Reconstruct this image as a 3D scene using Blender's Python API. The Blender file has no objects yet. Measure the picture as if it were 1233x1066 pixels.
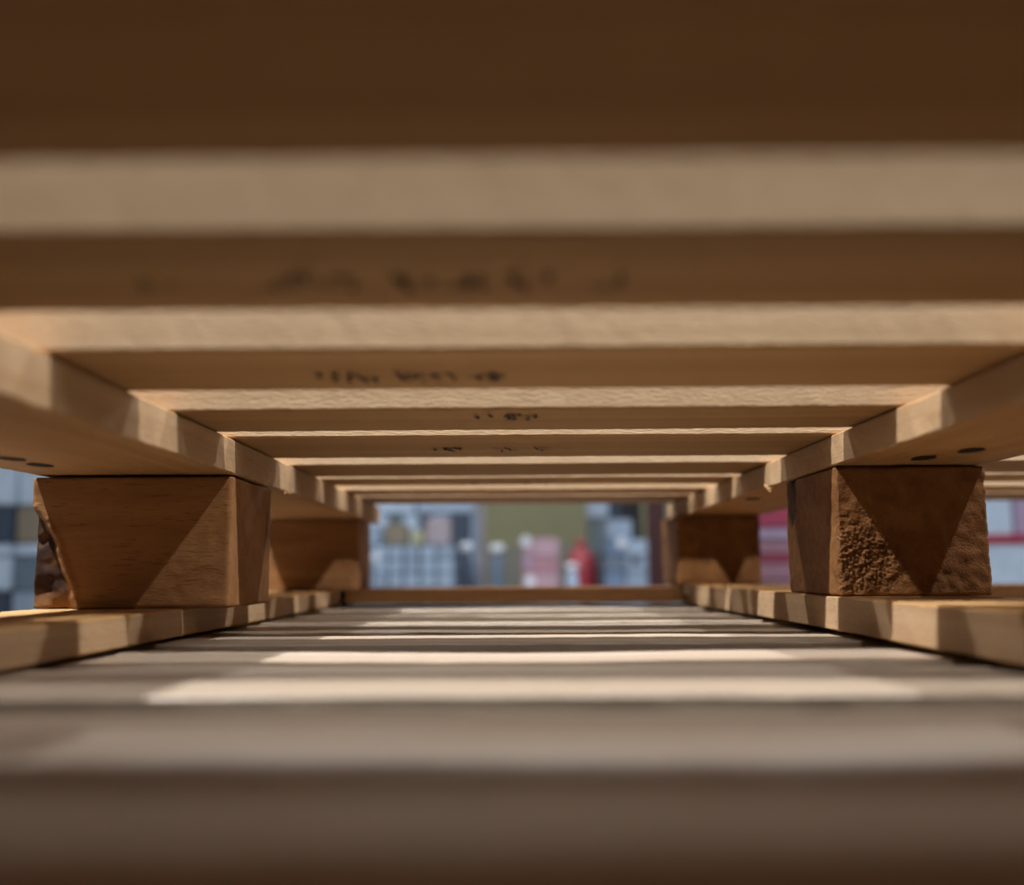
import bpy, bmesh, math, random
from mathutils import Vector, noise

C = bpy.context.scene.collection
S = bpy.context.scene

# ------------------------------------------------------------------ camera
# metres; the deck the upper pallet stands on has its top at z = DECK
DECK = 0.144
CAM_Z = DECK + 0.0395
F_PX = 1176.0
cd = bpy.data.cameras.new('camera')
cam = bpy.data.objects.new('camera', cd)
C.objects.link(cam)
cd.sensor_fit = 'HORIZONTAL'
cd.sensor_width = 36.0
cd.lens = F_PX / 1233.0 * 36.0
cd.clip_start = 0.005
cd.clip_end = 100
cam.location = (0, 0, CAM_Z)
from mathutils import Matrix
cam.rotation_mode = 'QUATERNION'
rot = Matrix.Rotation(math.radians(0.17), 4, 'Z') @ Matrix.Rotation(math.radians(90 + 7.46), 4, 'X') @ Matrix.Rotation(math.radians(-0.35), 4, 'Z')
cam.rotation_quaternion = rot.to_quaternion()
cd.dof.use_dof = True
cd.dof.focus_distance = 0.615
cd.dof.aperture_fstop = 3.6
S.camera = cam

# ------------------------------------------------------------------ world, lamps, exposure
w = bpy.data.worlds.new('world')
S.world = w
w.use_nodes = True
w.node_tree.nodes['Background'].inputs['Color'].default_value = (0.75, 0.87, 1.0, 1)
w.node_tree.nodes['Background'].inputs['Strength'].default_value = 0.115
S.view_settings.view_transform = 'Standard'
S.view_settings.look = 'None'
S.view_settings.gamma = 1
S.view_settings.use_curve_mapping = False
S.view_settings.exposure = 0.0
S.cycles.use_denoising = True
S.cycles.max_bounces = 10
S.cycles.diffuse_bounces = 7
S.cycles.sample_clamp_indirect = 4

def lamp(name, loc, power, size, col=(1.0, 0.98, 0.97)):
    l = bpy.data.lights.new(name, 'AREA')
    l.shape = 'DISK'
    l.size = size
    l.energy = power
    l.color = col
    o = bpy.data.objects.new(name, l)
    o.location = loc
    C.objects.link(o)
    return o

LZ = DECK + 2.2
def spot_lamp(name, loc, aim, power, angle, col=(1.0, 0.98, 0.97)):
    """small spot source; the cut-off beam is added to keep light off chosen areas"""
    l = bpy.data.lights.new(name, 'SPOT')
    l.shadow_soft_size = 0.032
    l.spot_size = math.radians(angle)
    l.spot_blend = 0.10
    l.energy = power
    l.color = col
    o = bpy.data.objects.new(name, l)
    o.location = loc
    o.rotation_euler = (Vector(aim) - Vector(loc)).to_track_quat('-Z', 'Y').to_euler()
    C.objects.link(o)
    return o

spot_lamp('overhead_or_fill_spot', (-1.10, 0.16, LZ), (0.05, 1.30, DECK), 440, 44.5)  # beam edge placed to keep the nearest deck gap unlit
spot_lamp('overhead_or_fill_spot', (1.30, 0.14, LZ), (0.00, 1.30, DECK), 250, 44)
spot_lamp('overhead_or_fill_spot', (-1.20, 1.60, LZ), (0.05, 1.25, DECK), 120, 44)
spot_lamp('overhead_or_fill_spot', (1.35, 1.60, LZ), (0.00, 1.25, DECK), 120, 44)
spot_lamp('overhead_or_fill_spot', (-1.20, 2.70, LZ), (0.15, 1.42, DECK), 150, 22)  # unseen spot added to light the far block's side
o = spot_lamp('overhead_or_fill_spot', (0.0, 0.85, LZ), (-0.01, 0.18, DECK), 90, 13)  # unseen narrow spot added to brighten the near deck band
o.data.shadow_soft_size = 0.30
o.data.spot_blend = 1.0
lamp('edge_fill', (0.20, -1.45, LZ), 88, 1.3)  # unseen soft fill added to brighten the boards' front edges
for x in (-1.4, 0.3, 1.9):
    spot_lamp('aisle_fill', (x, 2.2, 3.2), (x, 3.7, 0), 225, 62, (0.88, 0.94, 1.0))  # unseen fill added to brighten the goods, beam kept off the pallet
    lamp('aisle_fill', (x, 5.7, 3.2), 36, 0.5, (0.92, 0.95, 1.0))  # unseen fill added to brighten the back wall

# ------------------------------------------------------------------ materials
def nodes_of(m):
    m.use_nodes = True
    nt = m.node_tree
    return nt, nt.nodes, nt.links

def wood(name, light, dark, axis='X', across=60.0, along=3.0, rough=0.75, speck=0.0, bump=0.25, spec=0.25, fleck=0.35, vary=0.25):
    m = bpy.data.materials.new(name)
    nt, N, L = nodes_of(m)
    b = N['Principled BSDF']
    b.inputs['Roughness'].default_value = rough
    b.inputs['Specular IOR Level'].default_value = spec
    tc = N.new('ShaderNodeTexCoord')
    oi = N.new('ShaderNodeObjectInfo')
    mul = N.new('ShaderNodeMath'); mul.operation = 'MULTIPLY'; mul.inputs[1].default_value = 37.0
    L.new(oi.outputs['Random'], mul.inputs[0])
    add = N.new('ShaderNodeVectorMath'); add.operation = 'ADD'
    L.new(tc.outputs['Object'], add.inputs[0]); L.new(mul.outputs[0], add.inputs[1])
    mp = N.new('ShaderNodeMapping')
    sc = {'X': (along, across, across), 'Y': (across, along, across), 'Z': (across, across, along)}[axis]
    mp.inputs['Scale'].default_value = sc
    L.new(add.outputs[0], mp.inputs['Vector'])
    n1 = N.new('ShaderNodeTexNoise'); n1.inputs['Scale'].default_value = 1.0; n1.inputs['Detail'].default_value = 5; n1.inputs['Roughness'].default_value = 0.6
    n1.inputs['Distortion'].default_value = 0.6
    L.new(mp.outputs[0], n1.inputs['Vector'])
    r1 = N.new('ShaderNodeValToRGB')
    r1.color_ramp.elements[0].position = 0.32; r1.color_ramp.elements[0].color = (*dark, 1)
    r1.color_ramp.elements[1].position = 0.66; r1.color_ramp.elements[1].color = (*light, 1)
    L.new(n1.outputs['Fac'], r1.inputs['Fac'])
    # short dark flecks along the grain
    mp2 = N.new('ShaderNodeMapping')
    k = {'X': (90, 900, 900), 'Y': (900, 90, 900), 'Z': (900, 900, 90)}[axis]
    mp2.inputs['Scale'].default_value = k
    L.new(add.outputs[0], mp2.inputs['Vector'])
    n2 = N.new('ShaderNodeTexNoise'); n2.inputs['Scale'].default_value = 1.0; n2.inputs['Detail'].default_value = 2
    L.new(mp2.outputs[0], n2.inputs['Vector'])
    r2 = N.new('ShaderNodeMapRange'); r2.inputs['From Min'].default_value = 0.58; r2.inputs['From Max'].default_value = 0.75
    r2.inputs['To Min'].default_value = 0.0; r2.inputs['To Max'].default_value = fleck
    L.new(n2.outputs['Fac'], r2.inputs['Value'])
    mx = N.new('ShaderNodeMixRGB'); mx.blend_type = 'MIX'
    mx.inputs['Color2'].default_value = (dark[0]*0.45, dark[1]*0.35, dark[2]*0.3, 1)
    L.new(r2.outputs[0], mx.inputs['Fac']); L.new(r1.outputs[0], mx.inputs['Color1'])
    # per-piece tone
    hv = N.new('ShaderNodeHueSaturation')
    mr = N.new('ShaderNodeMapRange'); mr.inputs['To Min'].default_value = 1 - vary; mr.inputs['To Max'].default_value = 1 + vary*0.6
    L.new(oi.outputs['Random'], mr.inputs['Value']); L.new(mr.outputs[0], hv.inputs['Value'])
    L.new(mx.outputs[0], hv.inputs['Color'])
    # bark / knot / pitch stains stored on the mesh
    at = N.new('ShaderNodeAttribute'); at.attribute_name = 'stain'
    ms = N.new('ShaderNodeMixRGB'); ms.inputs['Color2'].default_value = (0.035, 0.014, 0.006, 1)
    L.new(at.outputs['Fac'], ms.inputs['Fac']); L.new(hv.outputs[0], ms.inputs['Color1'])
    L.new(ms.outputs[0], b.inputs['Base Color'])
    # relief
    mp3 = N.new('ShaderNodeMapping')
    k = {'X': (250, 1100, 1100), 'Y': (1100, 250, 1100), 'Z': (1100, 1100, 250)}[axis]
    mp3.inputs['Scale'].default_value = k
    L.new(add.outputs[0], mp3.inputs['Vector'])
    n3 = N.new('ShaderNodeTexNoise'); n3.inputs['Scale'].default_value = 1.0; n3.inputs['Detail'].default_value = 3
    L.new(mp3.outputs[0], n3.inputs['Vector'])
    bp = N.new('ShaderNodeBump'); bp.inputs['Strength'].default_value = bump; bp.inputs['Distance'].default_value = 0.0015
    L.new(n3.outputs['Fac'], bp.inputs['Height']); L.new(bp.outputs[0], b.inputs['Normal'])
    return m

def paint(name, col, rough=0.5, spec=0.4, mottle=0.12, scale=18.0):
    m = bpy.data.materials.new(name)
    nt, N, L = nodes_of(m)
    b = N['Principled BSDF']
    b.inputs['Roughness'].default_value = rough
    b.inputs['Specular IOR Level'].default_value = spec
    tc = N.new('ShaderNodeTexCoord')
    n = N.new('ShaderNodeTexNoise'); n.inputs['Scale'].default_value = scale; n.inputs['Detail'].default_value = 4
    L.new(tc.outputs['Object'], n.inputs['Vector'])
    r = N.new('ShaderNodeValToRGB')
    r.color_ramp.elements[0].position = 0.3; r.color_ramp.elements[1].position = 0.7
    r.color_ramp.elements[0].color = (*[c*(1-mottle) for c in col], 1)
    r.color_ramp.elements[1].color = (*[min(1, c*(1+mottle)) for c in col], 1)
    L.new(n.outputs['Fac'], r.inputs['Fac']); L.new(r.outputs[0], b.inputs['Base Color'])
    return m

PINE_L, PINE_D = (0.48, 0.29, 0.125), (0.37, 0.20, 0.072)
M = {}
M['deck'] = wood('pine_deck', PINE_L, PINE_D, 'X', across=90, along=1.0)
M['stringer'] = wood('pine_stringer', PINE_L, PINE_D, 'Y')
M['block'] = wood('block_side_grain', (0.36, 0.18, 0.068), (0.25, 0.11, 0.036), 'X', across=45, along=6, bump=0.14, fleck=0.6, vary=0.1)
M['block_end'] = wood('block_end_grain', (0.27, 0.125, 0.045), (0.17, 0.07, 0.022), 'Y', rough=0.6, spec=0.15, across=60, along=20, bump=0.35, fleck=0.3, vary=0.1)
M['old'] = wood('weathered_deck', (0.49, 0.405, 0.315), (0.32, 0.245, 0.175), 'X', across=50, along=2, vary=0.2, rough=0.45, spec=0.5)
M['oldy'] = wood('weathered_stringer', (0.42, 0.30, 0.18), (0.3, 0.2, 0.11), 'Y', vary=0.2)
M['sawn'] = wood('sawn_edge', (0.48, 0.345, 0.215), (0.39, 0.265, 0.15), 'X', across=90, along=1.0, bump=0.4, vary=0.12)
M['sawny'] = wood('sawn_side', (0.47, 0.32, 0.185), (0.38, 0.24, 0.125), 'Y', across=70, along=2.0, vary=0.12)
M['iron'] = paint('dark_iron', (0.012, 0.010, 0.009), 0.8, 0.15)
M['ink'] = paint('ink', (0.035, 0.03, 0.03), 0.8, 0.1, 0.4, 300)

# ------------------------------------------------------------------ helpers
def link(name, me, mat, parent=None, loc=(0, 0, 0)):
    o = bpy.data.objects.new(name, me)
    if mat is not None and not me.materials:
        me.materials.append(mat)
    C.objects.link(o)
    o.location = loc
    if parent is not None:
        o.parent = parent
    return o

def empty(name, loc, label, cat, group=None):
    o = bpy.data.objects.new(name, None)
    o.empty_display_size = 0.05
    C.objects.link(o)
    o.location = loc
    o['label'] = label; o['category'] = cat
    if group: o['group'] = group
    return o

def tag(o, label, cat, group=None):
    o['label'] = label; o['category'] = cat
    if group: o['group'] = group
    return o

def nz(x, y, z, s, seed):
    return noise.noise(Vector((x*s + seed*13.1, y*s - seed*7.7, z*s + seed*3.3)))

def plank(name, lx, ly, lz, along='X', seed=0, segs=70, rough=0.0005, wave=0.0006, cham=0.0009):
    """sawn board centred on its origin: chamfered section swept along its length, edges a little ragged"""
    L_, W_ = (lx, ly) if along == 'X' else (ly, lx)
    hw, hz = W_/2, lz/2
    prof = []
    nw = 3
    c = cham
    prof = [(-hw+c, -hz), (-hw*0.4, -hz), (hw*0.4, -hz), (hw-c, -hz), (hw, -hz+c), (hw, 0), (hw, hz-c), (hw-c, hz),
            (hw*0.4, hz), (-hw*0.4, hz), (-hw+c, hz), (-hw, hz-c), (-hw, 0), (-hw, -hz+c)]
    n = len(prof)
    verts, faces = [], []
    for i in range(segs+1):
        t = -L_/2 + L_*i/segs
        for j, (a, b) in enumerate(prof):
            r = rough
            a2 = a + nz(t, a, b, 9, seed)*wave + nz(t, a*3, b*3, 140, seed)*r
            b2 = b + nz(t, a, b, 6, seed+5)*wave*0.8 + nz(t, a*3, b*3, 170, seed+9)*r*0.7
            verts.append((t, a2, b2) if along == 'X' else (-a2, t, b2))
    for i in range(segs):
        for j in range(n):
            k = (j+1) % n
            faces.append((i*n+j, i*n+k, (i+1)*n+k, (i+1)*n+j))
    faces.append(tuple(range(n-1, -1, -1)))
    faces.append(tuple(segs*n+j for j in range(n)))
    me = bpy.data.meshes.new(name)
    me.from_pydata(verts, [], faces)
    bm = bmesh.new(); bm.from_mesh(me)
    bmesh.ops.recalc_face_normals(bm, faces=bm.faces)
    bm.to_mesh(me); bm.free()
    return me

def sawn_block(name, wx, dy, hz, seed=0, cuts=12, rough=0.0006, shape=None):
    """timber block centred on its origin; shape(u, v, d, co) -> (offset, stain) works on unit coordinates"""
    bm = bmesh.new()
    bmesh.ops.create_cube(bm, size=1.0)
    bmesh.ops.subdivide_edges(bm, edges=bm.edges[:], cuts=cuts, use_grid_fill=True)
    lay = bm.verts.layers.float.new('stain')
    for v in bm.verts:
        u, d, h = v.co.x+0.5, v.co.y+0.5, v.co.z+0.5
        p = Vector((v.co.x*wx, v.co.y*dy, v.co.z*hz))
        # slightly eased arrises
        ex = min(u, 1-u)*wx; ey = min(d, 1-d)*dy; ez = min(h, 1-h)*hz
        s = sorted((ex, ey, ez))
        if s[1] < 0.001:
            p *= 0.988
        q = noise.noise_vector(p*160 + Vector((seed*5.1, seed, -seed)))*rough
        q += noise.noise_vector(p*18 + Vector((seed*3.1, -seed, seed)))*rough*1.2
        st = 0.0
        if shape:
            off, st = shape(u, d, h, p)
            q += off
        v[lay] = st
        if h < 0.001 or h > 0.999:
            q.z = 0
        v.co = p + q
    me = bpy.data.meshes.new(name)
    bm.to_mesh(me); bm.free()
    return me

def disc(name, r, t=0.0008, n=12):
    bm = bmesh.new()
    bmesh.ops.create_cone(bm, cap_ends=True, segments=n, radius1=r, radius2=r*0.85, depth=t)
    me = bpy.data.meshes.new(name); bm.to_mesh(me); bm.free()
    return me

def stamp_mesh(name, spans, y0, y1, z, seed):
    """ink strokes printed on an underside: spans = x ranges of the stamped groups"""
    rnd = random.Random(seed)
    bm = bmesh.new()
    for (xa, xb, dens) in spans:
        n = max(3, int((xb-xa)/0.0036*dens*1.7))
        for i in range(n):
            x = rnd.uniform(xa, xb); y = rnd.uniform(y0, y1)
            if rnd.random() < 0.6: wx, wy = rnd.uniform(0.001, 0.0022), rnd.uniform(0.3, 0.7)*(y1-y0)
            else: wx, wy = rnd.uniform(0.003, 0.006), rnd.uniform(0.001, 0.002)
            a = rnd.uniform(-0.25, 0.25)
            ca, sa = math.cos(a), math.sin(a)
            for dz in (0,):
                vs = []
                for sx, sy in ((-1, -1), (-1, 1), (1, 1), (1, -1)):
                    px, py = sx*wx/2, sy*wy/2
                    vs.append(bm.verts.new((x+px*ca-py*sa, y+px*sa+py*ca, z - rnd.uniform(0, 0.0001))))
                bm.faces.new(vs)
    me = bpy.data.meshes.new(name); bm.to_mesh(me); bm.free()
    return me

def sawn_sides(o, mat):
    # the long sawn edges are paler and fuzzier than the planed faces
    o.data.materials.append(mat)
    i = 1 if abs(o.data.vertices[0].co.x) > abs(o.data.vertices[0].co.y) else 0
    for p in o.data.polygons:
        if abs(p.normal[i]) > 0.8: p.material_index = 1

# ------------------------------------------------------------------ setting
def slab(name, lo, hi, mat):
    bm = bmesh.new()
    bmesh.ops.create_cube(bm, size=1.0)
    for v in bm.verts:
        v.co = Vector([(lo[i]+hi[i])/2 + v.co[i]*(hi[i]-lo[i]) for i in range(3)])
    me = bpy.data.meshes.new(name); bm.to_mesh(me); bm.free()
    o = link(name, me, mat)
    o['kind'] = 'structure'
    return o

M['concrete'] = paint('concrete', (0.16, 0.155, 0.15), 0.7, 0.3, 0.15, 3)
M['olive'] = paint('olive_wall_paint', (0.34, 0.32, 0.19), 0.7, 0.2, 0.12, 1.5)
M['grey'] = paint('grey_wall_paint', (0.30, 0.29, 0.25), 0.7, 0.2, 0.12, 1.5)
slab('floor', (-5, -3, -0.1), (5, 7.2, 0), M['concrete'])
slab('wall_back', (-5, 7.0, 0), (5, 7.2, 3.6), M['olive'])
slab('baseboard_back', (-5, 6.985, 0), (5, 7.0, 0.36), M['grey'])

# ------------------------------------------------------------------ the two pallets
X0, X1 = -0.293, 0.774
COLS = [(-0.293, -0.172), (0.194, 0.286), (0.653, 0.774)]
Y0, Y1 = -0.052, 1.240
ROWS = [(-0.050, 0.062), (0.592, 0.688), (1.118, 1.205)]
UB = CAM_Z + 0.0815           # underside of the upper deck
T = 0.022

def shape_left(u, d, h, p):
    # bark wane that eats into the left front corner, curved edge from the left arris down to the bottom
    pts = [(0.0, 0.78), (0.075, 0.66), (0.14, 0.48), (0.167, 0.34), (0.205, 0.19), (0.245, 0.0)]
    uc = 0.0
    for (a, b) in zip(pts[:-1], pts[1:]):
        if b[1] <= h <= a[1]:
            t = (a[1]-h)/(a[1]-b[1]); uc = a[0] + t*(b[0]-a[0])
    off = Vector((0, 0, 0)); st = 0.0
    uc += 0.012*noise.noise(Vector((h*9, 2.2, 0)))
    if u < uc and d < 0.8:
        k = min(1, (uc-u)/0.05)
        depth = 0.010*k*(0.85+0.3*noise.noise(Vector((u*10, h*7, 4))))
        off.y += depth*(1-d)
        st = k*(1.0+0.45*noise.noise(Vector((u*16, h*7, 1.0))))
        if h < 0.16: st *= h/0.16
        off.y += noise.noise(p*220)*0.0012*(1-d)
    elif u < uc + 0.03 and d < 0.1 and h < 0.8:
        st = -0.25
        off.y -= 0.0012
    if u > 0.97 and d > 0.85 and 0.3 < h < 0.85:
        st = max(st, 0.7*(1-abs(h-0.6)/0.28))
    return off, max(0.0, min(1.0, st))

def shape_right(u, d, h, p):
    off = Vector((0, 0, 0)); st = 0.0
    if d < 0.02:
        # torn, pitted end grain, roughest at the lower left
        k = max(0.12, 1 - ((u-0.08)/0.45)**2 - ((h-0.30)/0.42)**2)
        g = noise.noise(p*760) + 0.7*noise.noise(p*420 + Vector((3, 1, 2)))
        off.y += g*0.0010*k
        st = max(0.0, min(0.45, 0.5*k*(-g)))
        if h < 0.25: st = max(st, 0.2*noise.noise(p*60))
    if u < 0.02 and d > 0.72 and h > 0.55:
        kk = 1 - abs(d-0.88)/0.13 - max(0, (0.72-h)/0.2)
        st = max(st, 0.95*max(0, min(1, kk*2.5)))
        off.x += 0.003*max(0, kk)
    if u > 0.97:
        off.x += 0.0007*noise.noise(p*300)
    return off, max(0.0, min(1.0, st))

# front and back edge (y) of each deck board, read along the depth of the pallet
UPPER = [(-0.052, 0.058), (0.062, 0.186), (0.228, 0.299), (0.354, 0.436), (0.490, 0.566), (0.592, 0.703), (0.754, 0.846), (0.868, 0.936), (0.992, 1.062), (1.086, 1.206)]
LOWER = [(-0.052, 0.060), (0.072, 0.196), (0.199, 0.296), (0.322, 0.414), (0.440, 0.530), (0.556, 0.636), (0.664, 0.756), (0.782, 0.872), (0.900, 0.990), (1.020, 1.100), (1.122, 1.222)]

nail_me = disc('nail_hole', 0.0062)
nail_me.materials.append(M['iron'])

# ---- lower pallet
low = empty('wooden_pallet', (0.24, 0.64, 0), 'lower wooden pallet with greyed deck boards, carrying the upper pallet', 'pallet', 'stacked wooden pallets')
LX, LY = low.location.x, low.location.y
for i, (a, b) in enumerate(LOWER):
    dz = [0, 0, -0.001, 0.0004, -0.0012, 0.0003, -0.0006, 0, -0.001, 0, 0][i]
    link('deck_board', plank('deck_board', X1-X0, b-a, T, 'X', 40+i, wave=0.0016), M['old'], low,
         ((X0+X1)/2-LX, (a+b)/2-LY, DECK-T/2-0.0008+dz))
for k, (a, b) in enumerate(COLS):
    link('stringer_board', plank('stringer_board', b-a, Y1-Y0, T, 'Y', 60+k), M['oldy'], low, ((a+b)/2-LX, (Y0+Y1)/2-LY, DECK-1.5*T-0.003))
    link('bottom_runner', plank('bottom_runner', b-a, Y1-Y0, 0.02, 'Y', 65+k), M['oldy'], low, ((a+b)/2-LX, (Y0+Y1)/2-LY, 0.0105))
    for r, (c, d) in enumerate(ROWS):
        link('block', sawn_block('block', b-a, d-c, 0.0755, 70+k*3+r, 6), M['block'], low, ((a+b)/2-LX, (c+d)/2-LY, 0.0205+0.0755/2+0.0005))

# ---- upper pallet
up = empty('wooden_pallet', (0.24, 0.64, DECK), 'upper pine pallet whose slatted deck, blocks and runners frame the view', 'pallet', 'stacked wooden pallets')
UX, UY, UZ = up.location
boards = []
for i, (a, b) in enumerate(UPPER):
    o = link('deck_board', plank('deck_board', X1-X0, b-a, T, 'X', i, segs=160, rough=0.0003, wave=0.0005), M['deck'], up,
             ((X0+X1)/2-UX, (a+b)/2-UY, UB+T/2-UZ))
    sawn_sides(o, M['sawn'])
    boards.append(o)
# faded stencil print under four of the boards (sub-parts of the boards)
def stamp(i, spans, ya, yb, seed):
    b = boards[i]
    wx, wy = UX + b.location.x, UY + b.location.y
    o = link('ink_stamp', stamp_mesh('ink_stamp', [(p-wx, q-wx, d) for p, q, d in spans], ya-wy, yb-wy, -T/2-0.0009, seed), M['ink'], b)
    o['kind'] = 'stuff'
stamp(2, [(-0.106, -0.095, 0.8), (-0.070, -0.046, 0.9), (-0.033, -0.008, 1.3), (-0.004, 0.010, 0.9), (0.022, 0.032, 0.5)], 0.262, 0.274, 1)
stamp(3, [(-0.082, -0.058, 1.0), (-0.048, -0.022, 1.5), (-0.018, -0.003, 1.4)], 0.396, 0.411, 2)
stamp(4, [(-0.030, 0.012, 1.0)], 0.505, 0.520, 3)
stamp(5, [(-0.055, -0.02, 0.8), (-0.015, 0.022, 0.8)], 0.640, 0.662, 4)
stamp(7, [(-0.05, 0.03, 0.8)], 0.895, 0.915, 5)

ZB = [(CAM_Z-0.0215, CAM_Z+0.0580), (CAM_Z-0.0166, CAM_Z+0.0615), (CAM_Z-0.0175, CAM_Z+0.0605)]   # block bottom and top per column
RUN = [(-0.293, -0.200, DECK+0.0015, CAM_Z-0.0218), (0.192, 0.286, DECK+0.0022, CAM_Z-0.0170), (0.655, 0.774, DECK+0.0015, CAM_Z-0.0178)]
for k, (a, b) in enumerate(COLS):
    zb, zt = ZB[k]
    zs = zt + (0.0016 if k == 0 else 0.0006)
    h = UB - 0.0008 - zs
    st = link('stringer_board', plank('stringer_board', b-a, Y1-Y0, h, 'Y', 20+k, segs=160, rough=0.0007), M['stringer'], up,
              ((a+b)/2-UX, (Y0+Y1)/2-UY, (zs + UB - 0.0008)/2-UZ))
    sawn_sides(st, M['sawny'])
    st_world = (UX + st.location.x, UY + st.location.y)
    if k == 0: npts = [(-0.262, 0.504), (-0.262, 0.535)]
    elif k == 1: npts = [(0.232, 0.552), (0.243, 0.517), (0.211, 0.868)]
    else: npts = [(0.70, 0.56), (0.73, 0.57)]
    for (x, y) in npts:
        nh = link('nail_hole', nail_me, None, st, (x-st_world[0], y-st_world[1], -h/2-0.0002))
        nh.scale = (1.0, 1.7, 1.0)
    # torn splinters hanging off the inner bottom arris
    if k < 2:
        sx = (b - 0.0005 if k == 0 else a + 0.0005) - st_world[0]
        sgn = 1 if k == 0 else -1
        for q in range(5):
            bm = bmesh.new()
            rr = random.Random(50*k+q)
            bmesh.ops.create_cone(bm, cap_ends=True, segments=5, radius1=0.0009, radius2=0.0002, depth=rr.uniform(0.005, 0.010))
            sme = bpy.data.meshes.new('splinter'); bm.to_mesh(sme); bm.free()
            so = link('splinter', sme, M['stringer'], st, (sx+sgn*rr.uniform(-0.001, 0.0015), (0.735 if k == 0 else 0.748)-st_world[1]+rr.uniform(-0.012, 0.012), -h/2-rr.uniform(0.0002, 0.0016)))
            so.rotation_euler = (rr.uniform(0.9, 2.4), rr.uniform(-0.6, 0.6), rr.uniform(-0.6, 0.6))
    x0, x1, z0, z1 = RUN[k]
    ro = link('bottom_runner', plank('bottom_runner', x1-x0, Y1-Y0-0.004, z1-z0, 'Y', 30+k, segs=120), M['stringer'], up,
         ((x0+x1)/2-UX, (Y0+Y1)/2-UY, (z0+z1)/2-UZ))
    sawn_sides(ro, M['sawny'])
    for r, (c, d) in enumerate(ROWS):
        mat = M['block']; shp = None; cuts = 14; lab = None; rg = 0.0006
        if r == 1 and k == 0: shp, cuts, lab = shape_left, 64, 'block with a dark curved bark edge at its left corner'
        if r == 1 and k == 0: rg = 0.00025
        elif k == 1:
            mat = M['block_end']
            if r == 1: shp, cuts, lab = shape_right, 130, 'dark end-grain block with a pitted, torn face'
        xa, xb = a, b
        if r == 2 and k == 1: xa, xb, d = 0.184, 0.279, 1.236
        if r == 2 and k == 0: xb = -0.178
        if r == 1 and k == 1: d = 0.700
        if k == 0: xa = a - 0.001
        me = sawn_block('block', xb-xa, d-c, zt-zb-0.0002, 10+k*3+r, cuts, rg, shp)
        o = link('block', me, mat, up, ((xa+xb)/2-UX, (c+d)/2-UY, (zb+zt)/2-UZ))
        if r == 1 and k < 2:
            for p in me.polygons: p.use_smooth = True
        if lab: o['label'] = lab
for (xa, xb) in ((-0.192, 0.187), (0.290, 0.650)):
    for (c, d) in ((-0.050, 0.070), (1.112, 1.212)):
        link('cross_board', plank('cross_board', xb-xa, d-c, 0.0165, 'X', 35+int(c*5), segs=50), M['block' if c > 0.5 else 'deck'], up,
             ((xa+xb)/2-UX, (c+d)/2-UY, CAM_Z-0.0280-UZ))

# ------------------------------------------------------------------ goods across the aisle
def box_mesh(name, sx, sy, sz, bev=0.006, tape=False):
    bm = bmesh.new()
    bmesh.ops.create_cube(bm, size=1.0)
    for v in bm.verts:
        v.co = Vector((v.co.x*sx, v.co.y*sy, (v.co.z+0.5)*sz))
    bmesh.ops.bevel(bm, geom=bm.edges[:], offset=min(bev, sx*0.2, sz*0.2), segments=2, affect='EDGES')
    me = bpy.data.meshes.new(name); bm.to_mesh(me); bm.free()
    return me

COLS_P = {
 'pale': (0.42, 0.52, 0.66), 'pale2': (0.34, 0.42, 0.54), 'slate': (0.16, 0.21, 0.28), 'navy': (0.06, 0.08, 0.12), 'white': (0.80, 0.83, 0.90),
 'pinkgrey': (0.45, 0.38, 0.42), 'brown': (0.28, 0.23, 0.17), 'yellow': (0.48, 0.47, 0.30), 'pink': (0.42, 0.22, 0.26), 'pinkl': (0.50, 0.32, 0.38),
 'crimson': (0.36, 0.05, 0.10), 'lavender': (0.42, 0.32, 0.46), 'dusty': (0.33, 0.17, 0.22), 'red': (0.30, 0.02, 0.03), 'black': (0.02, 0.02, 0.024),
 'maroon': (0.06, 0.015, 0.015), 'postgrey': (0.30, 0.27, 0.28), 'blue': (0.17, 0.24, 0.36), 'greygreen': (0.15, 0.19, 0.2), 'sky': (0.55, 0.66, 0.80), 'tape': (0.45, 0.06, 0.10),
}
for k, c in COLS_P.items():
    M[k] = paint('goods_' + k, c, 0.45, 0.5, 0.10, 25)

def carton(xa, xb, y, dy, za, zb, col, label, group=None, name='carton', glint_or_spot=None, band=None, cat='box'):
    o = link(name, box_mesh(name, xb-xa-0.004, dy, zb-za-0.0015), M[col], None, ((xa+xb)/2, y+dy/2, za+0.001))
    tag(o, label, cat, group)
    if glint_or_spot:
        sx, sz, r, c = glint_or_spot
        me = disc('glint_or_dark_disc', r, 0.002, 20)  # pale discs paint in highlights off the wrap; the black one a dark spot
        s = link('glint_or_dark_disc', me, M[c], o, (sx-(xa+xb)/2, -dy/2-0.001, sz-za))
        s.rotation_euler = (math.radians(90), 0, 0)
    if band:
        z0, z1, c = band
        link('tape_band', box_mesh('tape_band', xb-xa-0.002, dy+0.003, z1-z0, 0.002), M[c], o, (0, 0, z0-za))
    return o

D = 5.0
px = D/1176.0
def wx(x): return (x-620)*px
def wz(y): return CAM_Z + (687-y)*px

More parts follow.
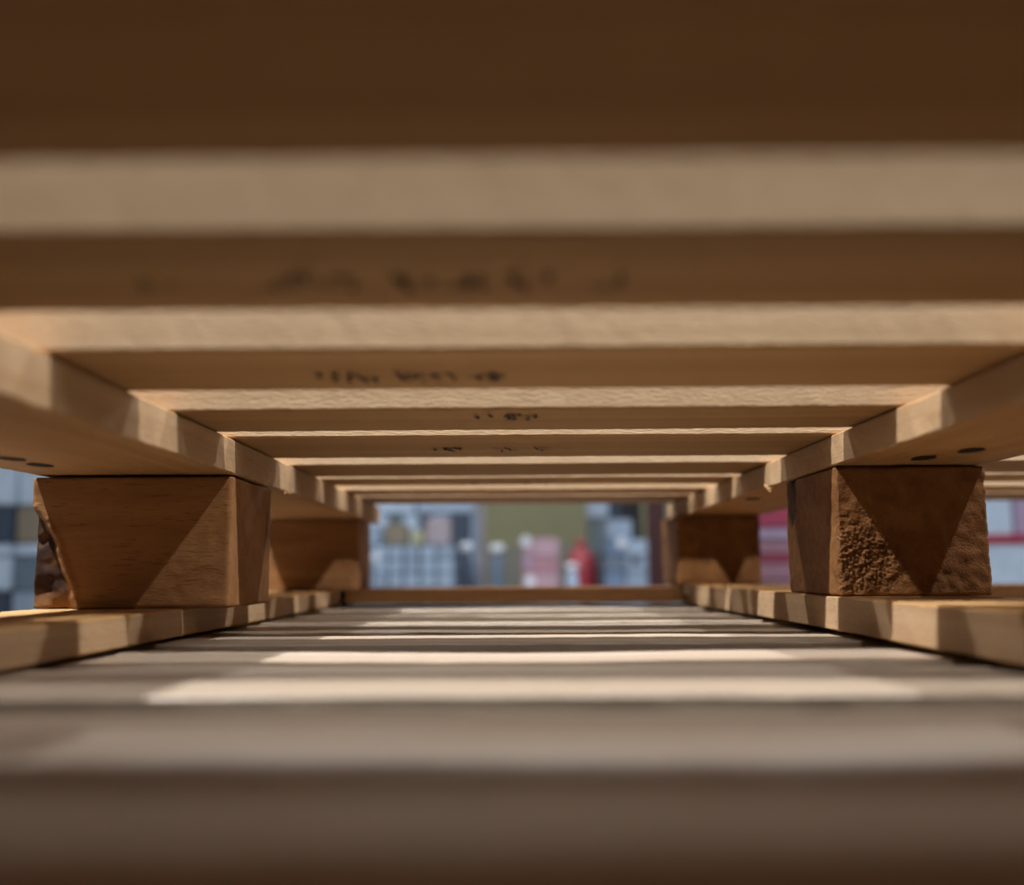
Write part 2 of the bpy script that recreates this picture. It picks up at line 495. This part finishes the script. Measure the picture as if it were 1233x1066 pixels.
# wall of small wrapped packs, left of the view (five columns, four rows on a low base)
base = link('low_platform', box_mesh('low_platform', 0.60, 0.34, 0.031, 0.004), M['slate'], None, (-0.57, 5.17, 0))
tag(base, 'low slate platform under the pale wrapped packs', 'platform')
xs = [-0.83, -0.735, -0.646, -0.574, -0.489, -0.404, -0.31]
rows = [0.032, 0.1025, 0.173, 0.2435, 0.314]
ordn = ['bottom', 'second', 'third', 'top']
colw = ['first', 'second', 'third', 'fourth', 'fifth', 'last']
rnd = random.Random(4)
for j in range(4):
    for i in range(6):
        c = rnd.choice(['pale', 'pale', 'pale2']) if i > 1 else rnd.choice(['pale2', 'pale2', 'pale'])
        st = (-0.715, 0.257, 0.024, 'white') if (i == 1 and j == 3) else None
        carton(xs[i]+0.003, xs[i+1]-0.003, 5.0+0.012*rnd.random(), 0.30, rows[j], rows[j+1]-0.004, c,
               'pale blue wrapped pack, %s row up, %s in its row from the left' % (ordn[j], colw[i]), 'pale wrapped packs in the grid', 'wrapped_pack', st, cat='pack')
carton(-0.67, -0.555, 5.02, 0.2, 0.314, 0.425, 'brown', 'brown carton on top of the pale wrapped packs')
carton(-0.535, -0.47, 5.0, 0.2, 0.314, 0.39, 'yellow', 'small yellow carton on top of the pale wrapped packs')
carton(-0.46, -0.335, 5.02, 0.2, 0.314, 0.455, 'pinkgrey', 'pinkish grey carton on top of the pale wrapped packs')
carton(-0.82, -0.69, 5.02, 0.2, 0.314, 0.42, 'pale2', 'grey blue carton at left end on top of the pale packs')
bx = [(-0.88, -0.70, 'sky'), (-0.685, -0.625, 'greygreen'), (-0.62, -0.535, 'sky'), (-0.53, -0.47, 'navy'), (-0.465, -0.36, 'pale'), (-0.355, -0.25, 'navy'), (-0.245, -0.205, 'pale')]  # navy and grey green ones put the dark of gaps into colour
nm = ['broad sky blue carton at the left end of the tall rear row', 'grey green carton as a dark gap of the tall rear row', 'sky blue carton in the tall rear row, right of the one coloured grey green as a dark gap',
      'narrow carton coloured navy as a dark gap in the tall rear row', 'pale blue carton between two cartons coloured navy as dark gaps of the rear row', 'broad carton coloured navy as a dark gap in the tall rear row', 'pale narrow carton at the right end of the tall rear row']
for (a, b, c), l in zip(bx, nm):
    carton(a, b, 5.40, 0.3, 0, 0.50 if c in ('navy', 'greygreen') else 0.49, c, l, 'tall cartons of the rear row')
for (a, b, c, l) in ((-0.90, -0.56, 'sky', 'long sky blue carton lying across the left of the rear row'), (-0.55, -0.22, 'pale', 'long pale blue carton lying across the right of the rear row')):
    carton(a, b, 5.41, 0.28, 0.501, 0.62, c, l)

def lathe(name, prof, mat, loc, n=24, parent=None):
    verts, faces = [], []
    for (r, z) in prof:
        for i in range(n):
            a = 2*math.pi*i/n
            verts.append((r*math.cos(a), r*math.sin(a), z))
    for k in range(len(prof)-1):
        for i in range(n):
            j = (i+1) % n
            faces.append((k*n+i, k*n+j, (k+1)*n+j, (k+1)*n+i))
    faces.append(tuple(reversed(range(n)))); faces.append(tuple((len(prof)-1)*n+i for i in range(n)))
    me = bpy.data.meshes.new(name); me.from_pydata(verts, [], faces)
    for p in me.polygons: p.use_smooth = True
    return link(name, me, M[mat], parent, loc)

def bottle(x, y, h, r, body, cap, label, capr=None):
    e = empty('bottle', (x, y, 0), label, 'bottle')
    lathe('body', [(r*0.9, 0), (r, 0.01), (r, h*0.72), (r*0.7, h*0.80), (r*0.5, h*0.84), (r*0.5, h*0.86)], body, (0, 0, 0), parent=e)
    cr = capr or r*0.6
    lathe('cap', [(cr*0.6, h*0.86), (cr, h*0.88), (cr, h*0.97), (cr*0.7, h)], cap, (0, 0, 0), parent=e)  # white cap colour paints in a bright highlight
    return e
bottle(-0.252, 5.05, 0.325, 0.034, 'navy', 'white', 'dark bottle with a cap painted white as a highlight beside the pale packs', 0.030)
bottle(-0.094, 5.05, 0.315, 0.034, 'slate', 'white', 'slate blue bottle with a broad cap painted white as a highlight, alone before the olive wall', 0.036)
for (xa, xb, m, l) in ((-0.195, -0.160, 'postgrey', 'pinkish grey steel rack post beside the bottles'), (0.695, 0.80, 'maroon', 'dark maroon steel rack post right of the blue cartons')):
    e = empty('rack_post', ((xa+xb)/2, 5.2, 0), l, 'post')
    link('upright', box_mesh('upright', xb-xa, 0.05, 1.6, 0.003), M[m], e)
    link('foot_plate', box_mesh('foot_plate', (xb-xa)*1.2, 0.1, 0.006, 0.001), M[m], e, (0, 0, 0))

# pink cartons
zz = [0, 0.085, 0.17, 0.25, 0.345]
for j in range(4):
    z0, z1 = zz[j], zz[j+1]
    glint = {1: (0.072, 0.128, 0.026, 'white'), 2: (0.060, 0.223, 0.024, 'lavender'), 3: (0.052, 0.328, 0.027, 'white')}.get(j)
    carton(0.03+0.006*j % 0.01, 0.222, 5.0, 0.25, z0, z1, ['pink', 'pinkl', 'pink', 'pinkl'][j], 'dusty pink carton in the pink stack, %s one' % ordn[j], 'pink cartons by the olive wall', glint_or_spot=glint)

# red sack with a gathered neck, pale bottle added before it as a highlight
e = empty('red_sack', (0.345, 5.22, 0), 'red cloth sack with a gathered neck standing before the olive wall', 'sack')
sk = lathe('bag', [(0.070, 0), (0.085, 0.02), (0.088, 0.08), (0.083, 0.16), (0.075, 0.23), (0.052, 0.275), (0.03, 0.30)], 'red', (0, 0, 0), parent=e)
lathe('gathered_neck', [(0.03, 0.298), (0.022, 0.31), (0.028, 0.33), (0.012, 0.345)], 'red', (0, 0, 0), parent=e)
for i, v in enumerate(sk.data.vertices):
    a = math.atan2(v.co.y, v.co.x)
    s = 1 + 0.06*math.sin(5*a + v.co.z*9)
    v.co.x *= s; v.co.y *= s
bottle(0.283, 4.95, 0.215, 0.030, 'pale', 'white', 'small pale bottle added as a highlight, with a round white cap, left of the red sack', 0.030)

# blue cartons, right of the view
xb_ = [0.452, 0.560, 0.672]
zb_ = [0, 0.085, 0.17, 0.255, 0.335]
pal = [['blue', 'pale2'], ['blue', 'pale2'], ['slate', 'pale2'], ['blue', 'pale']]
for j in range(4):
    for i in range(2):
        st = None
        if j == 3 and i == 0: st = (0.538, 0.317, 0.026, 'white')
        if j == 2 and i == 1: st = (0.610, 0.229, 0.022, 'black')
        carton(xb_[i], xb_[i+1], 5.0, 0.25, zb_[j], zb_[j+1], pal[j][i], '%s blue grey carton, %s row of the two-wide stack by maroon post' % ('left' if i == 0 else 'right', ordn[j]), 'blue cartons by the maroon post', glint_or_spot=st)
carton(0.47, 0.60, 5.03, 0.2, 0.336, 0.44, 'pale2', 'grey blue carton on top of the two-wide blue stack')
carton(0.405, 0.521, 5.4, 0.2, 0, 0.47, 'greygreen', 'tall grey green carton behind the blue stack')
carton(0.405, 0.515, 5.4, 0.2, 0.471, 0.56, 'sky', 'sky blue carton topping the tall grey green carton')
carton(0.525, 0.575, 5.4, 0.2, 0, 0.56, 'navy', 'narrow navy carton in the row behind the blue stack')
carton(0.58, 0.70, 5.4, 0.2, 0, 0.56, 'black', 'broad black carton in the row behind the blue stack')

# pink packs nearer, seen between the two dark blocks
lay = [(0, 0.074, 'crimson', 'crimson'), (0.074, 0.148, 'dusty', 'dusty pink'), (0.148, 0.204, 'dusty', 'dusty pink'), (0.204, 0.226, 'crimson', 'thin crimson'), (0.226, 0.272, 'dusty', 'dusty pink'), (0.272, 0.308, 'lavender', 'lavender'), (0.308, 0.42, 'crimson', 'tall crimson')]
po = ['at the bottom', 'second from the floor', 'third from the floor', 'in the middle', 'below the lavender one', 'below the topmost one', 'at the top']
for (a, b, c, cw), p in zip(lay, po):
    carton(0.66, 1.00, 3.0, 0.3, a, b, c, '%s pack %s of the tall crimson stack' % (cw, p), 'packs of the crimson stack', 'pack', cat='pack')

# big pale cartons at the right edge
carton(1.36, 1.70, 3.0, 0.35, 0, 0.262, 'sky', 'large pale blue carton with red tape at right edge, the lower', band=(0.250, 0.2615, 'tape'))
carton(1.36, 1.525, 3.0, 0.35, 0.263, 0.46, 'sky', 'large pale blue carton with red tape at right edge, the upper', band=(0.264, 0.286, 'tape'))
carton(1.528, 1.70, 3.0, 0.35, 0.263, 0.46, 'lavender', 'lavender carton next to the upper pale blue one', band=(0.264, 0.286, 'tape'))

# pale and dark cartons at the left edge
lz = [(0, 0.13, 'navy', 'pale2', 'bottom'), (0.13, 0.235, 'sky', 'slate', 'second'), (0.235, 0.275, 'sky', 'sky', 'middle'), (0.275, 0.39, 'navy', 'brown', 'fourth'), (0.39, 0.52, 'sky', 'sky', 'topmost')]
for (a, b, cl, cr, o_) in lz:
    carton(-1.74, -1.537, 3.0, 0.3, a, b, cl, '%s carton of the outer left stack, %s one' % ({'navy': 'navy', 'sky': 'sky blue'}[cl], o_), 'cartons of the outer left stack')
    carton(-1.534, -1.40, 3.0, 0.3, a, b, cr, '%s carton of the inner left stack, %s one' % ({'slate': 'slate', 'sky': 'sky blue', 'brown': 'brown', 'pale2': 'grey blue'}[cr], o_), 'cartons of the inner left stack')
